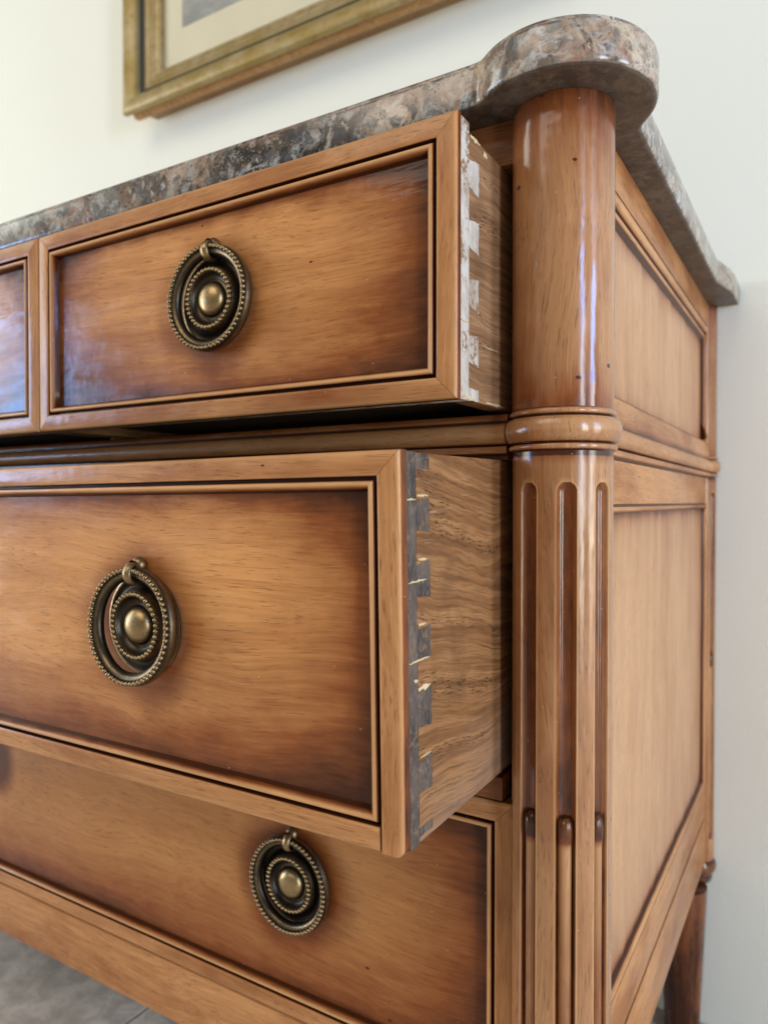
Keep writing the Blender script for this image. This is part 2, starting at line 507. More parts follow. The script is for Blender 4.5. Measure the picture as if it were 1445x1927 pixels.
def engraving(name):
    m, nt, b = new_mat(name)
    t = NT(nt)
    tc = t.n('ShaderNodeTexCoord')
    P = tc.outputs['Object']
    a = t.noise(t.vmul(P, (9, 1, 16)), 1.0, 6, 0.65, 0.8)
    h = t.noise(t.vmul(P, (60, 1, 260)), 1.0, 3, 0.6)
    f = t.math('ADD', t.math('MULTIPLY', a, 0.8), t.math('MULTIPLY', h, 0.3))
    c = t.ramp(f, [(0.35, (0.16, 0.15, 0.13)), (0.55, (0.27, 0.26, 0.22)), (0.8, (0.46, 0.43, 0.34))])
    t.link(c, b.inputs['Base Color'])
    b.inputs['Roughness'].default_value = 0.6
    return m


# ------------------------------------------------------------------ mesh helpers
class MB:
    def __init__(s):
        s.v, s.f, s.g = [], [], []

    def vert(s, p, g=0.0):
        s.v.append(tuple(p))
        s.g.append(g)
        return len(s.v) - 1

    def box(s, x0, x1, y0, y1, z0, z1, g=0.0, bev=0.0):
        if bev <= 0:
            i = [s.vert((x, y, z), g) for z in (z0, z1) for y in (y0, y1) for x in (x0, x1)]
            for q in ((0, 2, 3, 1), (4, 5, 7, 6), (0, 1, 5, 4), (2, 6, 7, 3), (0, 4, 6, 2), (1, 3, 7, 5)):
                s.f.append([i[k] for k in q])
            return
        bm = bmesh.new()
        bmesh.ops.create_cube(bm, size=1.0)
        for v in bm.verts:
            v.co = Vector(((x0 + x1) / 2 + v.co.x * (x1 - x0), (y0 + y1) / 2 + v.co.y * (y1 - y0),
                           (z0 + z1) / 2 + v.co.z * (z1 - z0)))
        bmesh.ops.bevel(bm, geom=bm.edges[:] + bm.verts[:], offset=bev, segments=2, affect='EDGES', profile=0.6)
        s.add_bm(bm, g)

    def add_bm(s, bm, g=0.0):
        bm.verts.index_update()
        o = len(s.v)
        for v in bm.verts:
            s.vert(v.co, g)
        for f in bm.faces:
            s.f.append([o + v.index for v in f.verts])
        bm.free()

    def grid(s, rows, close_u=False, cap=False):
        """rows: list of lists of (point, glaze)"""
        n = len(rows[0])
        idx = [[s.vert(p, g) for p, g in r] for r in rows]
        for a in range(len(rows) - 1):
            for b in range(n if close_u else n - 1):
                c = (b + 1) % n
                s.f.append([idx[a][b], idx[a][c], idx[a + 1][c], idx[a + 1][b]])
        if cap:
            s.f.append(list(reversed(idx[0])))
            s.f.append(idx[-1][:])
        return idx

    def lathe(s, prof, n=64, c=(0, 0), glaze=True, fn=None):
        """prof: list of (r, z, g) about the vertical axis at c"""
        rows = []
        for (r, z, g) in prof:
            row = []
            for k in range(n):
                a = 2 * pi * k / n
                p = (c[0] + r * cos(a), c[1] + r * sin(a), z)
                row.append((fn(p) if fn else p, g))
            rows.append(row)
        s.grid(rows, close_u=True)

    def sphere(s, c, r, g=0.0, nu=8, nv=6, sc=(1, 1, 1)):
        rows = []
        for i in range(nv + 1):
            t = pi * i / nv
            rows.append([((c[0] + r * sc[0] * sin(t) * cos(2 * pi * k / nu), c[1] + r * sc[1] * cos(t) * -1,
                           c[2] + r * sc[2] * sin(t) * sin(2 * pi * k / nu)), g) for k in range(nu)])
        s.grid(rows, close_u=True)

    def build(s, name, mat, parent=None, sharp=38, kind=None, label=None, recalc=True):
        me = bpy.data.meshes.new(name)
        me.from_pydata(s.v, [], s.f)
        if recalc:
            bm = bmesh.new()
            bm.from_mesh(me)
            bmesh.ops.remove_doubles(bm, verts=bm.verts[:], dist=1e-7) if False else None
            bmesh.ops.recalc_face_normals(bm, faces=bm.faces[:])
            bm.to_mesh(me)
            bm.free()
        at = me.attributes.new('glaze', 'FLOAT', 'POINT')
        at.data.foreach_set('value', [x * 1.7 if x >= 0.85 else x for x in s.g])
        me.polygons.foreach_set('use_smooth', [True] * len(me.polygons))
        me.update()
        if sharp is not None:
            me.set_sharp_from_angle(angle=radians(sharp))
        me.materials.append(mat)
        return link(name, me, parent, kind, label)


def link(name, data, parent=None, kind=None, label=None):
    o = bpy.data.objects.new(name, data)
    col.objects.link(o)
    if parent is not None:
        o.parent = parent
    if kind:
        o['kind'] = kind
    if label:
        o['label'] = label
    return o


def root(name, loc, label, cat):
    o = link(name, None)
    o.location = loc
    o['label'] = label
    o['category'] = cat
    return o


def front_map(y):           # (u, v, h) -> world for a face looking to -Y
    return lambda u, v, h: (u, y - h, v)


def side_map(x):            # face looking to +X
    return lambda u, v, h: (x + h, u, v)


def mitre_frame(parent, rect, prof, mp, mat_u, mat_v, names, gap=0.00012, closed=True, butt=(), butt_w=0.0115,
                skip=()):
    """four mitred lengths of one moulding round a rectangle; prof = (inset, height, glaze)"""
    u0, u1, v0, v1 = rect
    out = []
    for side in ('bottom', 'top', 'left', 'right'):
        if side in skip:
            continue
        rows = []
        for end in (0, 1):
            row = []
            for (d, h, g) in prof:
                if side in ('bottom', 'top'):
                    v = v0 + d if side == 'bottom' else v1 - d
                    corner = side + ('_left' if end == 0 else '_right')
                    dd = (butt_w if corner in butt else d) + gap
                    u = u0 + dd if end == 0 else u1 - dd
                else:
                    u = u0 + d if side == 'left' else u1 - d
                    corner = ('bottom_' if end == 0 else 'top_') + side
                    dd = (0.0 if corner in butt else d) + gap
                    v = v0 + dd if end == 0 else v1 - dd
                row.append((mp(u, v, h), g))
            rows.append(row)
        mb = MB()
        # a few stations along the length so that the worn arris can wander
        a, b = rows
        L = sum((Vector(a[0][0]) - Vector(b[0][0]))[i] ** 2 for i in range(3)) ** 0.5
        n = max(2, int(L / 0.012))
        st = []
        for k in range(n + 1):
            t = k / n
            st.append([(tuple(pa[0][i] * (1 - t) + pb[0][i] * t for i in range(3)), pa[1]) for pa, pb in zip(a, b)])
        if butt and side in ('left', 'right') and ('bottom_' + side) in butt:
            sg = 1 if side == 'left' else -1
            for k2, (uu, ext) in enumerate(((0.0, 0.0032), (0.0005, 0.0020), (0.0012, 0.0011), (0.0021, 0.0004), (0.0032, 0.0))):
                row = []
                for (d, h, g) in prof:
                    row.append((mp((u0 if side == 'left' else u1) + sg * max(d, ext), v0 + gap + uu, h), g))
                if k2 == 0:
                    st[0] = row
                else:
                    st.insert(k2, row)
        mb.grid(st, close_u=closed, cap=closed)
        out.append(mb.build(names[0] if side in ('bottom', 'top') else names[1],
                            mat_u if side in ('bottom', 'top') else mat_v, parent, sharp=50))
    return out


# ------------------------------------------------------------------ materials
wood_x = wood('wood_grain_x', 'X')
wood_y = wood('wood_grain_y', 'Y')
wood_z = wood('wood_grain_z', 'Z')
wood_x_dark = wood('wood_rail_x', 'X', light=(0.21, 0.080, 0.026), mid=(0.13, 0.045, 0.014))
wood_col = wood('column_wood', 'Z', light=(0.43, 0.205, 0.082), mid=(0.24, 0.096, 0.034), coat=0.80, specks=2.0, rough=0.26)
inner_wood = plain('unfinished_carcass_wood', (0.16, 0.09, 0.045), 0.8)
oak_mid = oak('oak_side_brown', (0.34, 0.158, 0.058), (0.225, 0.095, 0.033), 2.0, dusty=0.5, arch=1.0)
oak_top = oak('oak_side_pale', (0.35, 0.185, 0.085), (0.26, 0.128, 0.055), 5.0, arch=0.3)
paint_dark = painted_endgrain('joint_dark_paint', (0.046, 0.036, 0.030), (0.120, 0.086, 0.062), (0.21, 0.115, 0.055), 1.0, 0.9)
paint_pale = painted_endgrain('joint_pale_filler', (0.55, 0.50, 0.41), (0.36, 0.275, 0.20), (0.26, 0.145, 0.075), 4.0, 1.0, thr=0.52)
strip_mid = painted_endgrain('front_edge_redbrown', (0.20, 0.095, 0.06), (0.14, 0.065, 0.05), (0.5, 0.33, 0.16), 6.0, 0.15)
brass_m = brass('aged_brass', (0.37, 0.250, 0.115), (0.052, 0.040, 0.027))
brass_dark = brass('dark_bronze', (0.42, 0.29, 0.14), (0.035, 0.028, 0.022))
marble_m = marble('brown_breccia_marble')
wall_m = wall_paint('pale_green_wall_paint')
tile_m = stone_tile('grey_stone_tile')
grout_m = plain('grout', (0.36, 0.36, 0.35), 0.9)
gilt_m = gilt('old_gilt')
splinter_m = plain('torn_pale_wood', (0.62, 0.46, 0.25), 0.7, var=0.35, scale=500)
gilt_low = gilt('rubbed_red_gilt', (0.40, 0.19, 0.060), (0.46, 0.27, 0.10))
mount_m = plain('cream_mount_board', (0.60, 0.53, 0.355), 0.85, var=0.06, scale=20)
print_m = engraving('grey_engraving')

# ------------------------------------------------------------------ setting
WALL_Y = 0.4562
FLOOR_Z = -0.56
mb = MB()
mb.box(-4.5, 3.2, WALL_Y, WALL_Y + 0.12, FLOOR_Z - 0.1, 2.2)
wall = mb.build('wall', wall_m, kind='structure', sharp=30)

mb = MB()
mb.box(-4.5, 3.2, -4.0, WALL_Y - 0.0005, FLOOR_Z - 0.10, FLOOR_Z - 0.006)
floor = mb.build('floor', grout_m, kind='structure', sharp=30)
TS = 0.52
tile_mesh = None
for i in range(-7, 5):
    for j in range(-6, 1):
        tx, ty = -0.512 + i * TS, 0.400 + j * TS - TS
        y1 = min(ty + TS - 0.0035, WALL_Y - 0.001)
        if tile_mesh is None:
            m2 = MB()
            m2.box(0.0, TS - 0.0035, 0.0, TS - 0.0035, -0.012, 0.0, bev=0.0012)
            o = m2.build('floor_tile', tile_m, floor)
            tile_mesh = o.data
        else:
            o = link('floor_tile', tile_mesh, floor)
        o.location = (tx + 0.00175, ty + 0.00175, FLOOR_Z + random.uniform(-0.0004, 0.0004))
for i in range(-7, 5):      # cut tiles against the wall
    m2 = MB()
    tx = -0.512 + i * TS
    m2.box(tx + 0.00175, tx + TS - 0.00175, 0.40175, WALL_Y - 0.001, FLOOR_Z - 0.012, FLOOR_Z, bev=0.0012)
    m2.build('floor_tile', tile_m, floor)

# ------------------------------------------------------------------ chest of drawers
CX = -0.5075                       # middle of the chest
R = 0.026
YF, XS = -0.0105, 0.0143           # carcass front and side planes
Z_TOP, Z_APRON = 0.1954, -0.3800
XR = -0.0290                       # right edge of the drawer openings
XL = 2 * CX - XR
chest = root('chest_of_drawers', (CX, 0.22, FLOOR_Z),
             'polished brown wooden chest of drawers, marble topped, with pulled out drawers and ring pulls', 'chest of drawers')
inv = Matrix.Translation(-Vector(chest.location))


def part(o):
    o.parent = chest
    o.matrix_parent_inverse = inv
    return o


# --- carcass core: back, sides, dust boards, dividers (dark unfinished wood)
mb = MB()
mb.box(-1.002, -0.013, 0.444, 0.4545, Z_APRON + 0.01, Z_TOP - 0.001)
part(mb.build('back_panel', inner_wood))
for z0, z1 in ((0.019, 0.0385), (-0.1672, -0.156), (-0.352, -0.342)):
    mb = MB()
    mb.box(XL + 0.001, XR - 0.0012, YF + 0.012, 0.443, z0, z1)
    part(mb.build('dust_board', inner_wood))
for k in (1, 2):
    xd = XR - 0.3195 * k
    mb = MB()
    mb.box(xd - 0.001, xd + 0.001, YF + 0.004, 0.443, 0.0392, Z_TOP - 0.021)
    part(mb.build('divider', inner_wood))

# --- side panel assembly (+X face), mirrored on the far left side
TOPP = (0.0, 0.4360, 0.0545, 0.1720)


def build_side(sign):
    def mp_at(off):
        if sign > 0:
            return lambda u, v, h: (XS + off + h, u, v)
        return lambda u, v, h: (2 * CX - XS - off - h, u, v)
    mp = mp_at(0)
    # closed slab behind everything
    mb = MB()
    x0, x1 = (0.0, XS - 0.0090) if sign > 0 else (2 * CX - XS + 0.0090, 2 * CX)
    mb.box(x0, x1, 0.012, 0.4435, Z_APRON + 0.001, Z_TOP - 0.001)
    part(mb.build('side_core', inner_wood))

    def slab(name, mat, u0, u1, v0, v1, h0, h1, bev=0.0006):
        m = MB()
        a, b = mp(u0, v0, h0), mp(u1, v1, h1)
        m.box(min(a[0], b[0]), max(a[0], b[0]), u0, u1, v0, v1, bev=bev)
        return part(m.build(name, mat))
    slab('top_rail', wood_y, 0.016, 0.4540, 0.1722, Z_TOP - 0.0002, -0.0085, 0.0)
    slab('side_stile', wood_z, 0.4290, 0.4540, 0.0550, 0.1720, -0.0085, -0.0004)
    slab('side_stile', wood_z, 0.4290, 0.4540, -0.3330, -0.0080, -0.0085, -0.0004)
    # upper bolection moulding and panel
    prof = [(0.0, -0.0085, 1), (0.0, -0.0034, 1), (0.0020, -0.0034, 1), (0.0030, -0.0004, 0.7), (0.0034, 0.0012, 0), (0.0072, 0.0014, -0.3),
            (0.0093, 0.0004, 0.2), (0.0098, -0.0014, 1), (0.0110, -0.0016, 1), (0.0118, -0.0004, 0.1), (0.0138, -0.0006, -0.1),
            (0.0150, -0.0016, 0.9), (0.0178, -0.0032, 1), (0.0180, -0.0085, 1)]
    fr = mitre_frame(None, (-0.010, 0.4288, 0.0545, 0.1721), prof, mp, wood_y, wood_z, ('panel_moulding', 'panel_moulding'),
                     skip=('bottom', 'left'))
    for o in fr:
        part(o)
    pm = wood('side_panel_upper' + str(sign), 'Z', light=(0.58, 0.320, 0.148), mid=(0.46, 0.220, 0.092), panel=(0.40, 0.10, 1), wide_w=0.22, nar_w=0.85)
    slab('side_panel', pm, 0.012, 0.4115, 0.0500, 0.1560, -0.0085, -0.0034, bev=0)
    # the bead moulding that runs round the case, with the sloped ledge above it
    bead = [(0.0545, -0.0085, 0), (0.0550, -0.0012, 0.7), (0.0540, 0.0002, 0.5), (0.0525, 0.0006, 0.0), (0.0410, 0.0014, 0.0), (0.0388, 0.0010, 0.4),
            (0.0372, 0.0014, 0.6)]
    bead += bead_curve(0.0360, 0.0240, 0.0010, 0.0062)
    bead += [(0.0236, 0.0012, 1), (0.0230, 0.0028, 0.1), (0.0200, 0.0030, 0.0), (0.0192, 0.0020, 0.5), (0.0188, 0.0002, 1),
             (0.0180, 0.0002, 1), (0.0180, -0.0085, 0)]
    m = MB()
    st = []
    n = 40
    for k in range(n + 1):
        u = -0.002 + (0.4540 + 0.002) * k / n
        st.append([(mp(u, z, h), g) for (z, h, g) in bead])
    m.grid(st, close_u=True, cap=True)
    part(m.build('waist_moulding', wood_y, sharp=50))
    # rail, thin moulding, lower panel
    slab('side_rail', wood_y, 0.010, 0.4288, -0.0078, 0.0178, -0.0085, 0.0)
    prof2 = [(0.0, -0.0085, 1), (0.0, -0.0016, 0.8), (0.0010, -0.0016, 0.9), (0.0014, -0.0002, 0.1), (0.0034, 0.0004, 0.0), (0.0048, -0.0010, 0.5),
             (0.0054, -0.0034, 1), (0.0058, -0.0070, 1), (0.0058, -0.0085, 1)]
    prof3 = [(0.0, -0.0085, 1), (0.0, -0.0016, 1), (0.0012, -0.0016, 1), (0.0018, 0.0002, -0.3), (0.0045, 0.0006, -0.4), (0.0068, -0.0004, 0.1),
             (0.0078, -0.0018, 1), (0.0100, -0.0050, 1), (0.0108, -0.0085, 1)]
    rect = (-0.010, 0.4288, -0.2985, -0.0080)
    for o in mitre_frame(None, rect, prof2, mp, wood_y, wood_z, ('panel_moulding', 'panel_moulding'), skip=('bottom', 'left', 'right')):
        part(o)
    for o in mitre_frame(None, rect, prof3, mp, wood_y, wood_z, ('panel_moulding', 'panel_moulding'), skip=('top', 'left')):
        part(o)
    pm = wood('side_panel_lower' + str(sign), 'Z', light=(0.58, 0.320, 0.148), mid=(0.46, 0.220, 0.092), panel=(0.40, 0.27, 1), wide_w=0.22, nar_w=0.85)
    slab('side_panel', pm, 0.012, 0.4200, -0.2900, -0.0130, -0.0085, -0.0026, bev=0)
    slab('side_rail', wood_y, 0.010, 0.4288, -0.3296, -0.2986, -0.0085, 0.0)
    slab('side_groove', wood_y, 0.010, 0.4288, -0.3332, -0.3297, -0.0085, -0.0030, bev=0).data.attributes['glaze'].data.foreach_set('value', [1.0] * 8)
    slab('side_apron', wood_y, 0.010, 0.4400, Z_APRON, -0.3333, -0.0085, 0.0)


def bead_curve(z1, z0, base, out, n=10):
    pts = []
    zc, hz = (z1 + z0) / 2, (z1 - z0) / 2
    for k in range(n + 1):
        a = pi * k / n
        g = 0.9 if k in (0, n) else (0.35 if k in (1, n - 1) else -0.25 if 3 <= k <= 6 else 0.0)
        pts.append((zc + hz * cos(a), base + (out - base) * sin(a) ** 0.75, g))
    return pts


for sg in (1, -1):
    build_side(sg)

# --- front rails
mb = MB()
mb.box(XL - 0.014, XR + 0.014, YF, YF + 0.018, 0.1718, Z_TOP - 0.0002, bev=0.0006)
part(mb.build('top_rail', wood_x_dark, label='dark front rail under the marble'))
bead = [(0.0405, -0.016, 0), (0.0405, -0.0004, 0.7), (0.0400, 0.0004, 0.4), (0.0372, 0.0010, 0.2), (0.0362, 0.0006, 0.9)]
bead += bead_curve(0.0355, 0.0240, 0.0008, 0.0058)
bead += [(0.0236, 0.0006, 1), (0.0230, 0.0024, 0.3), (0.0198, 0.0026, 0.2), (0.0191, 0.0014, 0.8), (0.0180, 0.0, 1), (0.0162, 0.0, 0.8), (0.0162, -0.016, 0)]
mb = MB()
mp = front_map(YF)
st = []
for k in range(81):
    u = XL + 0.003 + (XR + 0.003 - XL - 0.003) * k / 80
    st.append([(mp(u, z, h), g) for (z, h, g) in bead])
mb.grid(st, close_u=True, cap=True)
part(mb.build('waist_moulding', wood_x, sharp=50))
mb = MB()
mb.box(XL, XR, YF + 0.0006, YF + 0.018, -0.1676, -0.1550, bev=0.0006)
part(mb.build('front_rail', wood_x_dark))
mb = MB()
mb.box(XL - 0.012, XR + 0.012, YF, YF + 0.016, Z_APRON, -0.3388, bev=0.0006)
part(mb.build('front_apron', wood_x))


# --- columns
def column(cx, cy, s, clamp=None, tag=None):
    """shaft, collar, fluted shaft with cable rods, foot collar and tapered leg"""
    def cl(p):
        return (p[0], min(p[1], clamp), p[2]) if clamp is not None else p
    RR = R * s
    m = MB()
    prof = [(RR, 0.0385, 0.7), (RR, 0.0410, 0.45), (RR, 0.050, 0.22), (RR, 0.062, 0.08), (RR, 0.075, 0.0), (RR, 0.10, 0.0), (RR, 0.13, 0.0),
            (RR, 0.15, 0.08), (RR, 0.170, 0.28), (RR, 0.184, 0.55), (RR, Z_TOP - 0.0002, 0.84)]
    m.lathe(prof, 96, (cx, cy), fn=cl)
    c = part(m.build('corner_column', wood_col, label=tag))
    m = MB()
    q = R * (s - 1)
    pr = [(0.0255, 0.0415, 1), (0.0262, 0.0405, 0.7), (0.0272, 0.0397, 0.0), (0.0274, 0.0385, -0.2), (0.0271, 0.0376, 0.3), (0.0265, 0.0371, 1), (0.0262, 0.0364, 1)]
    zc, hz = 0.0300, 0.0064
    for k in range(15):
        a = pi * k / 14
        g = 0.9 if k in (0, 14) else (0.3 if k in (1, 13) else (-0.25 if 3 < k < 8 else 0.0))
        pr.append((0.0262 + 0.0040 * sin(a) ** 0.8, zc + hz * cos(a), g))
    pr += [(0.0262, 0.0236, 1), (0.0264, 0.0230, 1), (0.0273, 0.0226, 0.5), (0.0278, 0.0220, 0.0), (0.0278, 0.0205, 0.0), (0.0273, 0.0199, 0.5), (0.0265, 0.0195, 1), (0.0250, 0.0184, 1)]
    m.lathe([(r + q, z, g) for r, z, g in pr], 96, (cx, cy), fn=cl)
    m.build('collar', wood_col, c, sharp=50)
    # fluted shaft
    R2 = 0.0258 * s
    rf = 0.0049 * s
    ztop = 0.0034 - rf
    zs = [0.0200, 0.0178, 0.0162, 0.012, 0.006] + [0.0034 - rf * k / 9 for k in range(10)]
    zs += [-0.01 - 0.01 * k for k in range(15)] + [-0.160, -0.1625, -0.165, -0.1665, -0.168, -0.170, -0.172, -0.175, -0.180, -0.19, -0.21, -0.24, -0.27, -0.30, -0.33, -0.352,
                                                  -0.356, -0.358, -0.362, -0.3795]
    NA = 448 if s == 1 else 224
    rows = []
    for z in zs:
        row = []
        for k in range(NA):
            a = 2 * pi * k / NA
            # nearest flute centre (every 45 degrees, offset 22.5)
            da = ((a - radians(22.5)) % radians(45))
            da = min(da, radians(45) - da)
            sdist = da * R2
            e = max(0.0, z - ztop)
            e2 = max(0.0, (-0.353) - z)
            q2 = sdist * sdist + e * e + e2 * e2
            dep, g = 0.0, 0.0
            if q2 < rf * rf:
                dep = 0.80 * sqrt(rf * rf - q2)
                g = 0.70 if z > -0.163 else 1.0
                if z <= -0.163:
                    dep *= 1.35
                if q2 > (0.80 * rf) ** 2:
                    g = 0.35 if z > -0.163 else 0.84
            elif q2 < (1.22 * rf) ** 2 and z < 0.01:
                g = -0.45
            if z > 0.0170:
                g = 1.0
            elif z > 0.0155:
                g += 0.45
            if z < -0.37:
                g += 0.3
            p = (cx + (R2 - dep) * cos(a), cy + (R2 - dep) * sin(a), z)
            row.append((cl(p), g))
        rows.append(row)
    m = MB()
    m.grid(rows, close_u=True)
    m.build('fluted_shaft', wood_col, c, sharp=40)
    # cable rods standing in the lower flutes
    for k in range(8):
        a = radians(22.5 + 45 * k)
        if s == 1 and 30 < math.degrees(a) < 150:
            continue
        if s != 1 and 0 < math.degrees(a) < 180:
            continue
        ar, rr = R2 - 0.0040 * s, 0.0036 * s
        ca, sa = cos(a), sin(a)
        m = MB()
        head = 0.0
        prof = [(0.02, -0.1635, 0.9), (0.55, -0.1642, 0.7), (1.0, -0.1660, 0.8), (1.14, -0.1690, 0.84), (1.16, -0.1725, 0.84), (1.08, -0.1755, 0.70),
                (0.98, -0.1775, 0.1), (0.95, -0.180, -0.4), (0.95, -0.20, -0.3), (0.95, -0.25, 0), (0.95, -0.30, 0), (0.95, -0.350, 0.2), (0.5, -0.3555, 0.8), (0.02, -0.357, 1)]
        rows = []
        for (r, z, g) in prof:
            row = []
            for j in range(20):
                b = 2 * pi * j / 20
                x, y = ar + rr * r * cos(b), rr * r * sin(b)
                row.append(((cx + x * ca - y * sa, cy + x * sa + y * ca, z), g))
            rows.append(row)
        m.grid(rows, close_u=True)
        m.build('cable_rod', wood_col, c, sharp=60)
    # foot collar and leg
    m = MB()
    pr = [(0.0200, -0.3790, 1), (0.0262, -0.3800, 1), (0.0285, -0.3835, 0.8), (0.0295, -0.3875, 0.7), (0.0285, -0.3915, 0.8), (0.0262, -0.3945, 1),
          (0.0245, -0.3955, 1), (0.0250, -0.3985, 0.8), (0.0240, -0.4030, 0.9), (0.0215, -0.4045, 1)]
    m.lathe([(r * (1.0 if s == 1 else 0.83), z, g) for r, z, g in pr], 64, (cx, cy), fn=cl)
    m.build('foot_collar', wood_col, c, sharp=50)
    m = MB()
    lx, ly = (cx, cy) if s == 1 else (cx - 0.005 * (1 if cx > CX else -1), cy - 0.022)
    rows = []
    for z, r in ((-0.4040, 0.0236), (-0.409, 0.0238), (-0.45, 0.0218), (-0.50, 0.0196), (-0.54, 0.0178), (FLOOR_Z, 0.0168)):
        row = []
        for k in range(96):
            a = 2 * pi * k / 96
            f = abs(sin(a * 4)) ** 0.5
            row.append((cl((lx + (r - 0.0006 * (1 - f)) * cos(a), ly + (r - 0.0006 * (1 - f)) * sin(a), z)), 0.80 - 0.10 * f))
        rows.append(row)
    m.grid(rows, close_u=True, cap=True)
    m.build('leg', wood_col, c, sharp=40)
    return c


column(0.0, 0.0, 1, tag='front right corner column, glossy above and fluted below')
column(2 * CX, 0.0, 1)
column(-0.0010, 0.4520, 0.85, clamp=0.4550)
column(2 * CX + 0.0010, 0.4520, 0.85, clamp=0.4550)

# --- marble slab
def marble_outline():
    RM, M = 0.0468, 0.0320
    pts = []
    xj = sqrt(RM * RM - M * M)
    a0 = math.atan2(-M, -xj)
    a1 = math.atan2(xj, M)
    pts.append((CX, -M))
    pts.append((-xj, -M))
    k = 0
    while k <= 60:
        a = a0 + (a1 - a0) * k / 60
        pts.append((RM * cos(a), RM * sin(a)))
        k += 1
    pts += [(M, 0.358), (0.0365, 0.380), (0.0400, 0.398), (0.0412, 0.412), (0.0415, 0.4548)]
    # resample at 1.5 mm and smooth
    out = []
    for (p, q) in zip(pts[:-1], pts[1:]):
        L = math.dist(p, q)
        n = max(1, round(L / 0.0015))
        for j in range(n):
            out.append((p[0] + (q[0] - p[0]) * j / n, p[1] + (q[1] - p[1]) * j / n))
    out.append(pts[-1])
    for it in range(14):
        new = out[:]
        for i in range(1, len(out) - 1):
            new[i] = tuple((out[i - 1][j] + 2 * out[i][j] + out[i + 1][j]) / 4 for j in (0, 1))
        out = new
    # thin the long straight runs
    res = [out[0]]
    for i in range(1, len(out) - 1):
        a, b, c = res[-1], out[i], out[i + 1]
        v1 = Vector((b[0] - a[0], b[1] - a[1]))
        v2 = Vector((c[0] - b[0], c[1] - b[1]))
        if v1.length > 0.02 or v1.normalized().cross(v2.normalized()) ** 2 > 0.00002 or (Vector(b).length < 0.062 and v1.length > 0.0028):
            res.append(b)
    res.append(out[-1])
    return res


half = marble_outline()
full = half + [(2 * CX - x, y) for x, y in reversed(half)][:-1]
N = len(full)
norm = []
for i in range(N):
    a, b, c = full[i - 1], full[i], full[(i + 1) % N]
    t1 = (Vector(b) - Vector(a)).normalized()
    t2 = (Vector(c) - Vector(b)).normalized()
    n1, n2 = Vector((t1.y, -t1.x)), Vector((t2.y, -t2.x))
    nn = (n1 + n2)
    nn = nn / max(0.2, nn.length_squared) * 2
    norm.append(nn)
layers = [(0.1954, 0.0032), (0.1955, 0.0022), (0.1961, 0.0009), (0.1971, 0.0002), (0.1985, 0.0), (0.2060, 0.0), (0.2140, 0.0), (0.2154, 0.0003),
          (0.2161, 0.0010), (0.2163, 0.0018), (0.2168, 0.0018), (0.2182, 0.0022), (0.2190, 0.0032), (0.2193, 0.0050)]
mb = MB()
rows = []
for z, ins in layers:
    rows.append([((full[i][0] - norm[i].x * ins, min(0.4550, full[i][1] - norm[i].y * ins), z), 0.0) for i in range(N)])
mb.grid(rows, close_u=True, cap=True)
part(mb.build('marble_top', marble_m, sharp=60, label='brown and grey breccia marble slab with rounded corner'))

# --- drawers
FRAME = [(0.0, -0.0056, 0.75), (0.0, -0.0018, 0.7), (0.0003, -0.0010, -0.3), (0.0010, -0.0003, -0.5), (0.0022, 0.0, -0.1), (0.0088, 0.0, 0.05),
         (0.0102, 0.0, -0.15), (0.0107, -0.0003, 0.4), (0.0109, -0.0016, 1), (0.0109, -0.0056, 1)]
BEAD = [(0.0124, -0.0056, 1), (0.0124, -0.0012, 1), (0.0128, -0.0002, 0.2), (0.0134, 0.0004, -0.75), (0.0143, 0.0004, -0.65), (0.0151, -0.0002, 0.0),
        (0.0157, -0.0012, 0.5), (0.0162, -0.0024, 0.84), (0.0166, -0.0038, 1), (0.0172, -0.0049, 1), (0.0172, -0.0056, 1)]


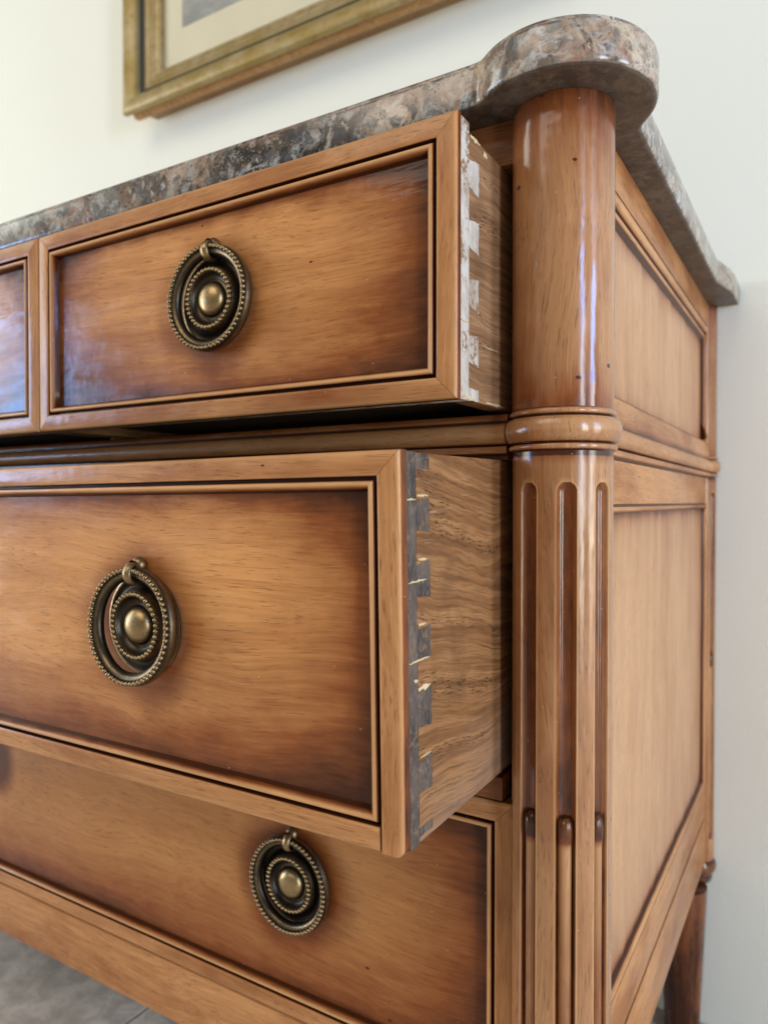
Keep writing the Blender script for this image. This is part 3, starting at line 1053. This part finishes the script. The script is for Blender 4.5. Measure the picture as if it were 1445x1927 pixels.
def pull(parent, x, y, z, tilt, mat, hp=0.0065):
    """y is the panel face; everything stands out towards -Y"""
    def P(r, h, a, c=(0, 0)):
        return (x + c[0] + r * cos(a), y - h, z + c[1] + r * sin(a))
    # back plate
    prof = [(0.0268, 0.0, 1), (0.0270, 0.0008, .5), (0.0262, 0.0015, .3), (0.0246, 0.0014, .6), (0.0232, 0.0008, 1), (0.0212, 0.0009, 1),
            (0.0196, 0.0020, .9), (0.0186, 0.0042, .8), (0.0178, 0.0062, .6), (0.0154, 0.0063, .6), (0.0147, 0.0046, 1), (0.0132, 0.0028, .9),
            (0.0116, 0.0022, .8), (0.0106, 0.0026, .5), (0.0101, 0.0029, .9), (0.0097, 0.0032, .9), (0.0094, 0.0046, .35), (0.0084, 0.0062, .1), (0.0066, 0.0076, 0),
            (0.0044, 0.0084, 0), (0.0020, 0.0088, 0), (0.0002, 0.0089, 0)]
    m = MB()
    rows = [[(P(r, h, 2 * pi * k / 64), g) for k in range(64)] for (r, h, g) in prof]
    m.grid(rows, close_u=True)
    nb = 36
    for k in range(nb):
        a = 2 * pi * (k + .5) / nb
        m.sphere(P(0.0165, 0.0070, a), 0.00135, 0.05)
    m.build('pull_backplate', mat, parent, sharp=60)
    # ring, hung from the post: local frame at the pivot
    zp = 0.0262
    sec = [(0.0238, -0.0004, .95), (0.0244, 0.0014, .85), (0.0258, 0.0027, .6), (0.0270, 0.0032, .7), (0.0280, 0.0032, 1), (0.0298, 0.0030, 1),
           (0.0305, 0.0016, .65), (0.0308, -0.0004, .55), (0.0302, -0.0022, .8), (0.0288, -0.0031, .8), (0.0270, -0.0031, .9), (0.0250, -0.0022, .9)]
    ct, sn = cos(tilt), sin(tilt)

    def Q(r, h, a):
        lx, lz = r * cos(a), r * sin(a) - zp
        # rotate about X through the pivot: bottom swings out
        zz = lz * ct + h * sn * 0 - h * sn * -0.0
        hh = h * ct - lz * sn
        zz = lz * ct + h * sn
        return (x + lx, y - hp - hh, z + zp + zz)
    m = MB()
    rows = []
    for k in range(97):
        a = 2 * pi * k / 96
        rows.append([(Q(r, h, a), g) for (r, h, g) in sec])
    m.grid(rows, close_u=True)
    nb = 60
    for k in range(nb):
        a = 2 * pi * (k + .5) / nb
        if abs(a - pi / 2) < 0.10:
            continue
        m.sphere(Q(0.0289, 0.0038, a), 0.00142, 0.22)
    m.build('pull_ring', mat, parent, sharp=60)
    # post: ball on the plate, neck, and an eye closed round the ring
    m = MB()
    m.sphere((x, y - 0.0028, z + 0.0312), 0.0045, .45, 14, 10, (1, .8, 1))
    rows = []
    for (h, r, g) in ((0.0030, 0.0030, .6), (0.0046, 0.0024, .9), (0.0060, 0.0026, .5), (0.0074, 0.0030, .4)):
        rows.append([((x + r * cos(2 * pi * k / 14), y - h, z + 0.0312 + r * sin(2 * pi * k / 14)), g) for k in range(14)])
    m.grid(rows, close_u=True)
    # eye: a strap of width w wound round the ring's section
    rows = []
    cyy, czz = hp + 0.0002, 0.0272
    for k in range(25):
        a = 2 * pi * k / 24
        row = []
        for (dx, dr, g) in ((-0.0027, 0.0002, .8), (-0.0022, 0.0013, .2), (0.0, 0.0018, .05), (0.0022, 0.0013, .2), (0.0027, 0.0002, .8)):
            rr = 0.0043 + dr
            row.append(((x + dx, y - (cyy + rr * cos(a)), z + czz + rr * sin(a)), g))
        rows.append(row)
    m.grid(rows)
    m.build('pull_post', mat, parent, sharp=60)


def drawer(name_label, x0, x1, z0, z1, yf, side_mat, joint_mat, edge_mat, pins, strip_t, core_t, pin_d, pulls, tilt,
           metal, halos, butt=(), rot=None, light=None, depth=0.36, seedlab='', hp=0.0065, splinters=(), side_drop=0.0010):
    """a drawer: mesh root = box side board; sub-parts front frame, beads, panel, joint pins, pulls"""
    # root part: the right-hand side board
    m = MB()
    yb = yf + strip_t + core_t
    m.box(x1 - 0.0105, x1 - 0.0003, yb + 0.0003, yf + depth, z0 + 0.0010, z1 - side_drop, bev=0.0005)
    d = part(m.build('drawer', side_mat, label=name_label))
    subs = []

    def sub(o):
        subs.append(o)
        return o
    m = MB()
    m.box(x0 + 0.0003, x0 + 0.0105, yb + 0.0003, yf + depth, z0 + 0.001, z1 - side_drop, bev=0.0005)
    m.build('side_board', side_mat, d)
    m = MB()
    m.box(x0 + 0.011, x1 - 0.011, yf + depth - 0.010, yf + depth - 0.0005, z0 + 0.012, z1 - 0.008)
    m.build('rear_board', inner_wood, d)
    m = MB()
    m.box(x0 + 0.011, x1 - 0.011, yb + 0.0004, yf + depth - 0.011, z0 + 0.007, z0 + 0.011)
    m.build('bottom_board', inner_wood, d)
    # front board: edge band behind the frame, then the joint wood
    m = MB()
    m.box(x0 + 0.0002, x1 - 0.0002, yf + strip_t + 0.0002, yb, z0 + 0.0006, z1 - 0.0006, bev=0.0004)
    m.build('front_board', joint_mat, d)
    # dovetail pins standing 0.2 mm proud of the side board
    for (za, zb, sl) in pins:
        m = MB()
        h = 0.00022
        ya, ybk = yb - 0.0002, yb + pin_d
        rj = random.Random(round(za * 1e5))
        fr_ = []
        corners = [(ya, za + sl), (ybk, za), (ybk, zb), (ya, zb - sl)]
        for q in range(4):
            p0, p1 = corners[q], corners[(q + 1) % 4]
            n_ = 1 if q == 3 else 5
            for w in range(n_):
                jt = 0.0 if w == 0 else 0.00032
                fr_.append((p0[0] + (p1[0] - p0[0]) * w / n_ + rj.uniform(-jt, jt), p0[1] + (p1[1] - p0[1]) * w / n_ + rj.uniform(-jt, jt)))
        NP = len(fr_)
        lo = [m.vert((x1 - 0.002, py, pz), 0) for py, pz in fr_]
        hi = [m.vert((x1 - 0.0003 + h * 0.5, py, pz), 0) for py, pz in fr_]
        cyy = sum(q[0] for q in fr_) / NP
        czz = sum(q[1] for q in fr_) / NP
        tp = [m.vert((x1 - 0.0003 + h, py + (cyy - py) * 0.05, pz + (czz - pz) * 0.05), 0) for py, pz in fr_]
        for k in range(NP):
            m.f.append([lo[k], lo[(k + 1) % NP], hi[(k + 1) % NP], hi[k]])
            m.f.append([hi[k], hi[(k + 1) % NP], tp[(k + 1) % NP], tp[k]])
        m.f.append(tp)
        m.build('dovetail_pin', joint_mat, d, sharp=30)
    for (sy0, sy1, sz, th, sd) in splinters:
        rj = random.Random(sd)
        m = MB()
        n_ = 9
        up, lw = [], []
        for w in range(n_ + 1):
            t_ = w / n_
            yy = sy0 + (sy1 - sy0) * t_
            env = sin(pi * min(1, t_ * 0.9 + 0.08)) ** 0.5
            cz = sz + rj.uniform(-0.2, 0.2) * th
            up.append((yy, cz + th * env * rj.uniform(0.3, 0.65)))
            lw.append((yy, cz - th * env * rj.uniform(0.15, 0.6)))
        xx = x1 - 0.0003
        rows_ = [[((xx - 0.0010, a_[0], a_[1]), 0) for a_ in up], [((xx + 0.00034, a_[0], a_[1]), 0) for a_ in up],
                 [((xx + 0.00060, (a_[0] + b_[0]) / 2, (a_[1] + b_[1]) / 2), 0) for a_, b_ in zip(up, lw)],
                 [((xx + 0.00034, a_[0], a_[1]), 0) for a_ in lw], [((xx - 0.0010, a_[0], a_[1]), 0) for a_ in lw]]
        m.grid(rows_)
        m.build('splinter', splinter_m, d, sharp=30)
    mp = front_map(yf)
    k = strip_t / 0.0056
    fp = [(a, b if b > -0.0055 else -strip_t, g) for a, b, g in FRAME]
    bp = [(a, b if b > -0.0055 else -strip_t, g) for a, b, g in BEAD]
    fr = mitre_frame(d, (x0, x1, z0, z1), fp, mp, wood_x, wood_z, ('frame_rail', 'frame_stile'), butt=butt)
    mitre_frame(d, (x0, x1, z0, z1), bp, mp, wood_x, wood_z, ('panel_bead', 'panel_bead'), gap=0.00004)
    # groove floor
    m = MB()
    m.box(x0 + 0.0110, x1 - 0.0110, yf + 0.0049, yf + strip_t - 0.0001, z0 + 0.0110, z1 - 0.0110, g=1.0)
    W, H = x1 - x0 - 0.022, z1 - z0 - 0.022
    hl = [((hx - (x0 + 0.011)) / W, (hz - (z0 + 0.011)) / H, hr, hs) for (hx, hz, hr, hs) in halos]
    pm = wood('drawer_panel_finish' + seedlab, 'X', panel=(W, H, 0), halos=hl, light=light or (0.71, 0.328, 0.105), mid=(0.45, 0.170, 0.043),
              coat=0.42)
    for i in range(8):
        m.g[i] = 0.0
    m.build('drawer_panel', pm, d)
    for (px, pz) in pulls:
        pull(d, px, yf + 0.0049, pz, tilt, metal, hp)
    if rot:
        piv, ax, ay, az = rot
        T = Matrix.Translation(Vector(piv)) @ Matrix.Rotation(az, 4, 'Z') @ Matrix.Rotation(ay, 4, 'Y') @ Matrix.Rotation(ax, 4, 'X') @ Matrix.Translation(-Vector(piv))
        d.matrix_basis = T @ d.matrix_basis
    return d


S = 0.0012
pins1 = [(0.0432, 0.0490, 0.0), (0.0602, 0.0757, 0.0016), (0.0868, 0.1033, 0.0018), (0.1154, 0.1316, 0.0018), (0.1441, 0.1608, 0.0018)]
pins2 = [(0.0073, 0.0140, 0.0), (-0.0199, -0.0047, 0.0018), (-0.0482, -0.0320, 0.0016), (-0.0745, -0.0598, 0.0016),
         (-0.1041, -0.0866, 0.0018), (-0.1321, -0.1165, 0.0022), (-0.1497, -0.1462, 0.0)]
D1, D2, D3 = -0.0667, -0.1208, -0.0105
for k in range(3):
    x1 = XR - 0.3195 * k - (0.0008 if k else 0)
    x0 = XR - 0.3195 * (k + 1) + 0.0
    cxx = (x0 + x1) / 2
    drawer(('pulled out top drawer beside the corner column', 'top drawer left of the dovetailed one', 'far left top drawer')[k],
           x0, x1 - 0.0004, 0.0420, 0.1768, D1, oak_top, paint_pale, strip_mid, pins1, 0.0046, 0.0100, 0.0112,
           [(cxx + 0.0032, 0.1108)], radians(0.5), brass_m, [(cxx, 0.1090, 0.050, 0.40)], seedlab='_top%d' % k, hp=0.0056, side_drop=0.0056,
           splinters=[] if k else [(-0.0520, -0.0400, 0.1706, 0.0020, 11), (-0.0360, -0.0315, 0.1682, 0.0030, 12), (-0.0618, -0.0530, 0.0800, 0.0009, 13), (-0.0395, -0.0130, 0.0722, 0.0006, 14),
                                   (-0.0580, -0.0460, 0.0438, 0.0018, 15), (-0.0330, -0.0060, 0.0440, 0.0014, 16)])
drawer('middle drawer, pulled out furthest, with dark dovetail pins', XL, XR, -0.1532, 0.0152, D2, oak_mid, paint_dark, strip_mid, pins2,
       0.0060, 0.0082, 0.0121, [(-0.1868, -0.0695), (XL + XR + 0.1880, -0.0695)], radians(3.5), brass_m,
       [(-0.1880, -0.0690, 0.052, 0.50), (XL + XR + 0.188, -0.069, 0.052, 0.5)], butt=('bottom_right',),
       rot=((XR, D2, 0.0), radians(0.9), radians(-0.35), 0.0), seedlab='_middle', hp=0.0062,
       splinters=[(-0.1066, -0.0955, -0.0040, 0.0012, 1), (-0.1148, -0.1070, -0.0056, 0.0009, 2), (-0.1058, -0.0975, -0.0312, 0.0011, 3), (-0.1146, -0.0980, -0.0402, 0.0010, 4),
                  (-0.1062, -0.0990, -0.0590, 0.0012, 5), (-0.1146, -0.0960, -0.0740, 0.0010, 6), (-0.1070, -0.0960, -0.0862, 0.0026, 7),
                  (-0.1105, -0.1072, -0.0822, 0.0018, 8), (-0.1062, -0.0962, -0.1158, 0.0008, 9)])
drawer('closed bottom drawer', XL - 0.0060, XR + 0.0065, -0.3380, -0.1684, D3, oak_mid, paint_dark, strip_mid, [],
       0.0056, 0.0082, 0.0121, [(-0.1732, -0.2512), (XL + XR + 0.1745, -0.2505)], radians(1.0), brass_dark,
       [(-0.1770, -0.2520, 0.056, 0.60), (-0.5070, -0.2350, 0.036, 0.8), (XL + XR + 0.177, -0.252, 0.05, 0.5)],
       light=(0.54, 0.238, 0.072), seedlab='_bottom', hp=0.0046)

# --- picture on the wall
FX0, FX1, FZ0, FZ1 = -0.8300, -0.1300, 0.6016, 1.2300
pic = root('framed_picture', ((FX0 + FX1) / 2, WALL_Y, FZ0), 'gilt framed engraving with cream mount hanging on the wall', 'picture')
ipic = Matrix.Translation(-Vector(pic.location))


def ppart(o):
    o.parent = pic
    o.matrix_parent_inverse = ipic
    return o


mpw = front_map(WALL_Y)
pf = [(0.0, 0.050, .2), (0.0, 0.055, 0), (0.002, 0.0585, 0), (0.006, 0.0600, 0), (0.016, 0.0580, 0), (0.024, 0.054, 0), (0.0285, 0.049, .5), (0.030, 0.043, 1), (0.034, 0.0415, 1),
      (0.036, 0.044, .2), (0.042, 0.0425, 0), (0.045, 0.0410, .3), (0.048, 0.0415, 0), (0.052, 0.0395, .3), (0.055, 0.0398, 0), (0.061, 0.036, 0), (0.064, 0.0325, .3), (0.064, 0.025, .5), (0.03, 0.025, .5), (0.014, 0.050, .5)]
for o in mitre_frame(None, (FX0, FX1, FZ0, FZ1), pf, mpw, gilt_m, gilt_m, ('frame_rail', 'frame_stile'), gap=0.0):
    ppart(o)
pb = [(0.014, 0.0005, .3), (0.013, 0.016, .2), (0.007, 0.022, 0), (0.0028, 0.028, 0), (0.0024, 0.034, 0), (0.0040, 0.040, 0), (0.0085, 0.046, .2), (0.0090, 0.0498, .4), (0.0135, 0.0498, .5), (0.035, 0.0245, .5), (0.035, 0.0005, .5)]
for o in mitre_frame(None, (FX0, FX1, FZ0, FZ1), pb, mpw, gilt_low, gilt_low, ('back_moulding', 'back_moulding'), gap=0.0):
    ppart(o)
mb = MB()
x = FX0 + 0.02
while x < FX1 - 0.02:          # run of little ornaments on the underside
    mb.sphere((x, WALL_Y - 0.0345, FZ0 + 0.0036), random.uniform(0.0035, 0.0055), 0, 8, 6, (1.5, 1.0, .6))
    x += random.choice((0.012, 0.013, 0.022))
ppart(mb.build('carved_ornament', gilt_low, sharp=60))
mb = MB()
mb.box(FX0 + 0.060, FX1 - 0.060, WALL_Y - 0.0295, WALL_Y - 0.0252, FZ0 + 0.060, FZ1 - 0.060)
ppart(mb.build('mount', mount_m))
mb = MB()
mb.box(FX0 + 0.103, FX1 - 0.103, WALL_Y - 0.0302, WALL_Y - 0.0296, FZ0 + 0.117, FZ1 - 0.105)
ppart(mb.build('engraved_print', print_m))

scene.render.resolution_x, scene.render.resolution_y = 767, 1024
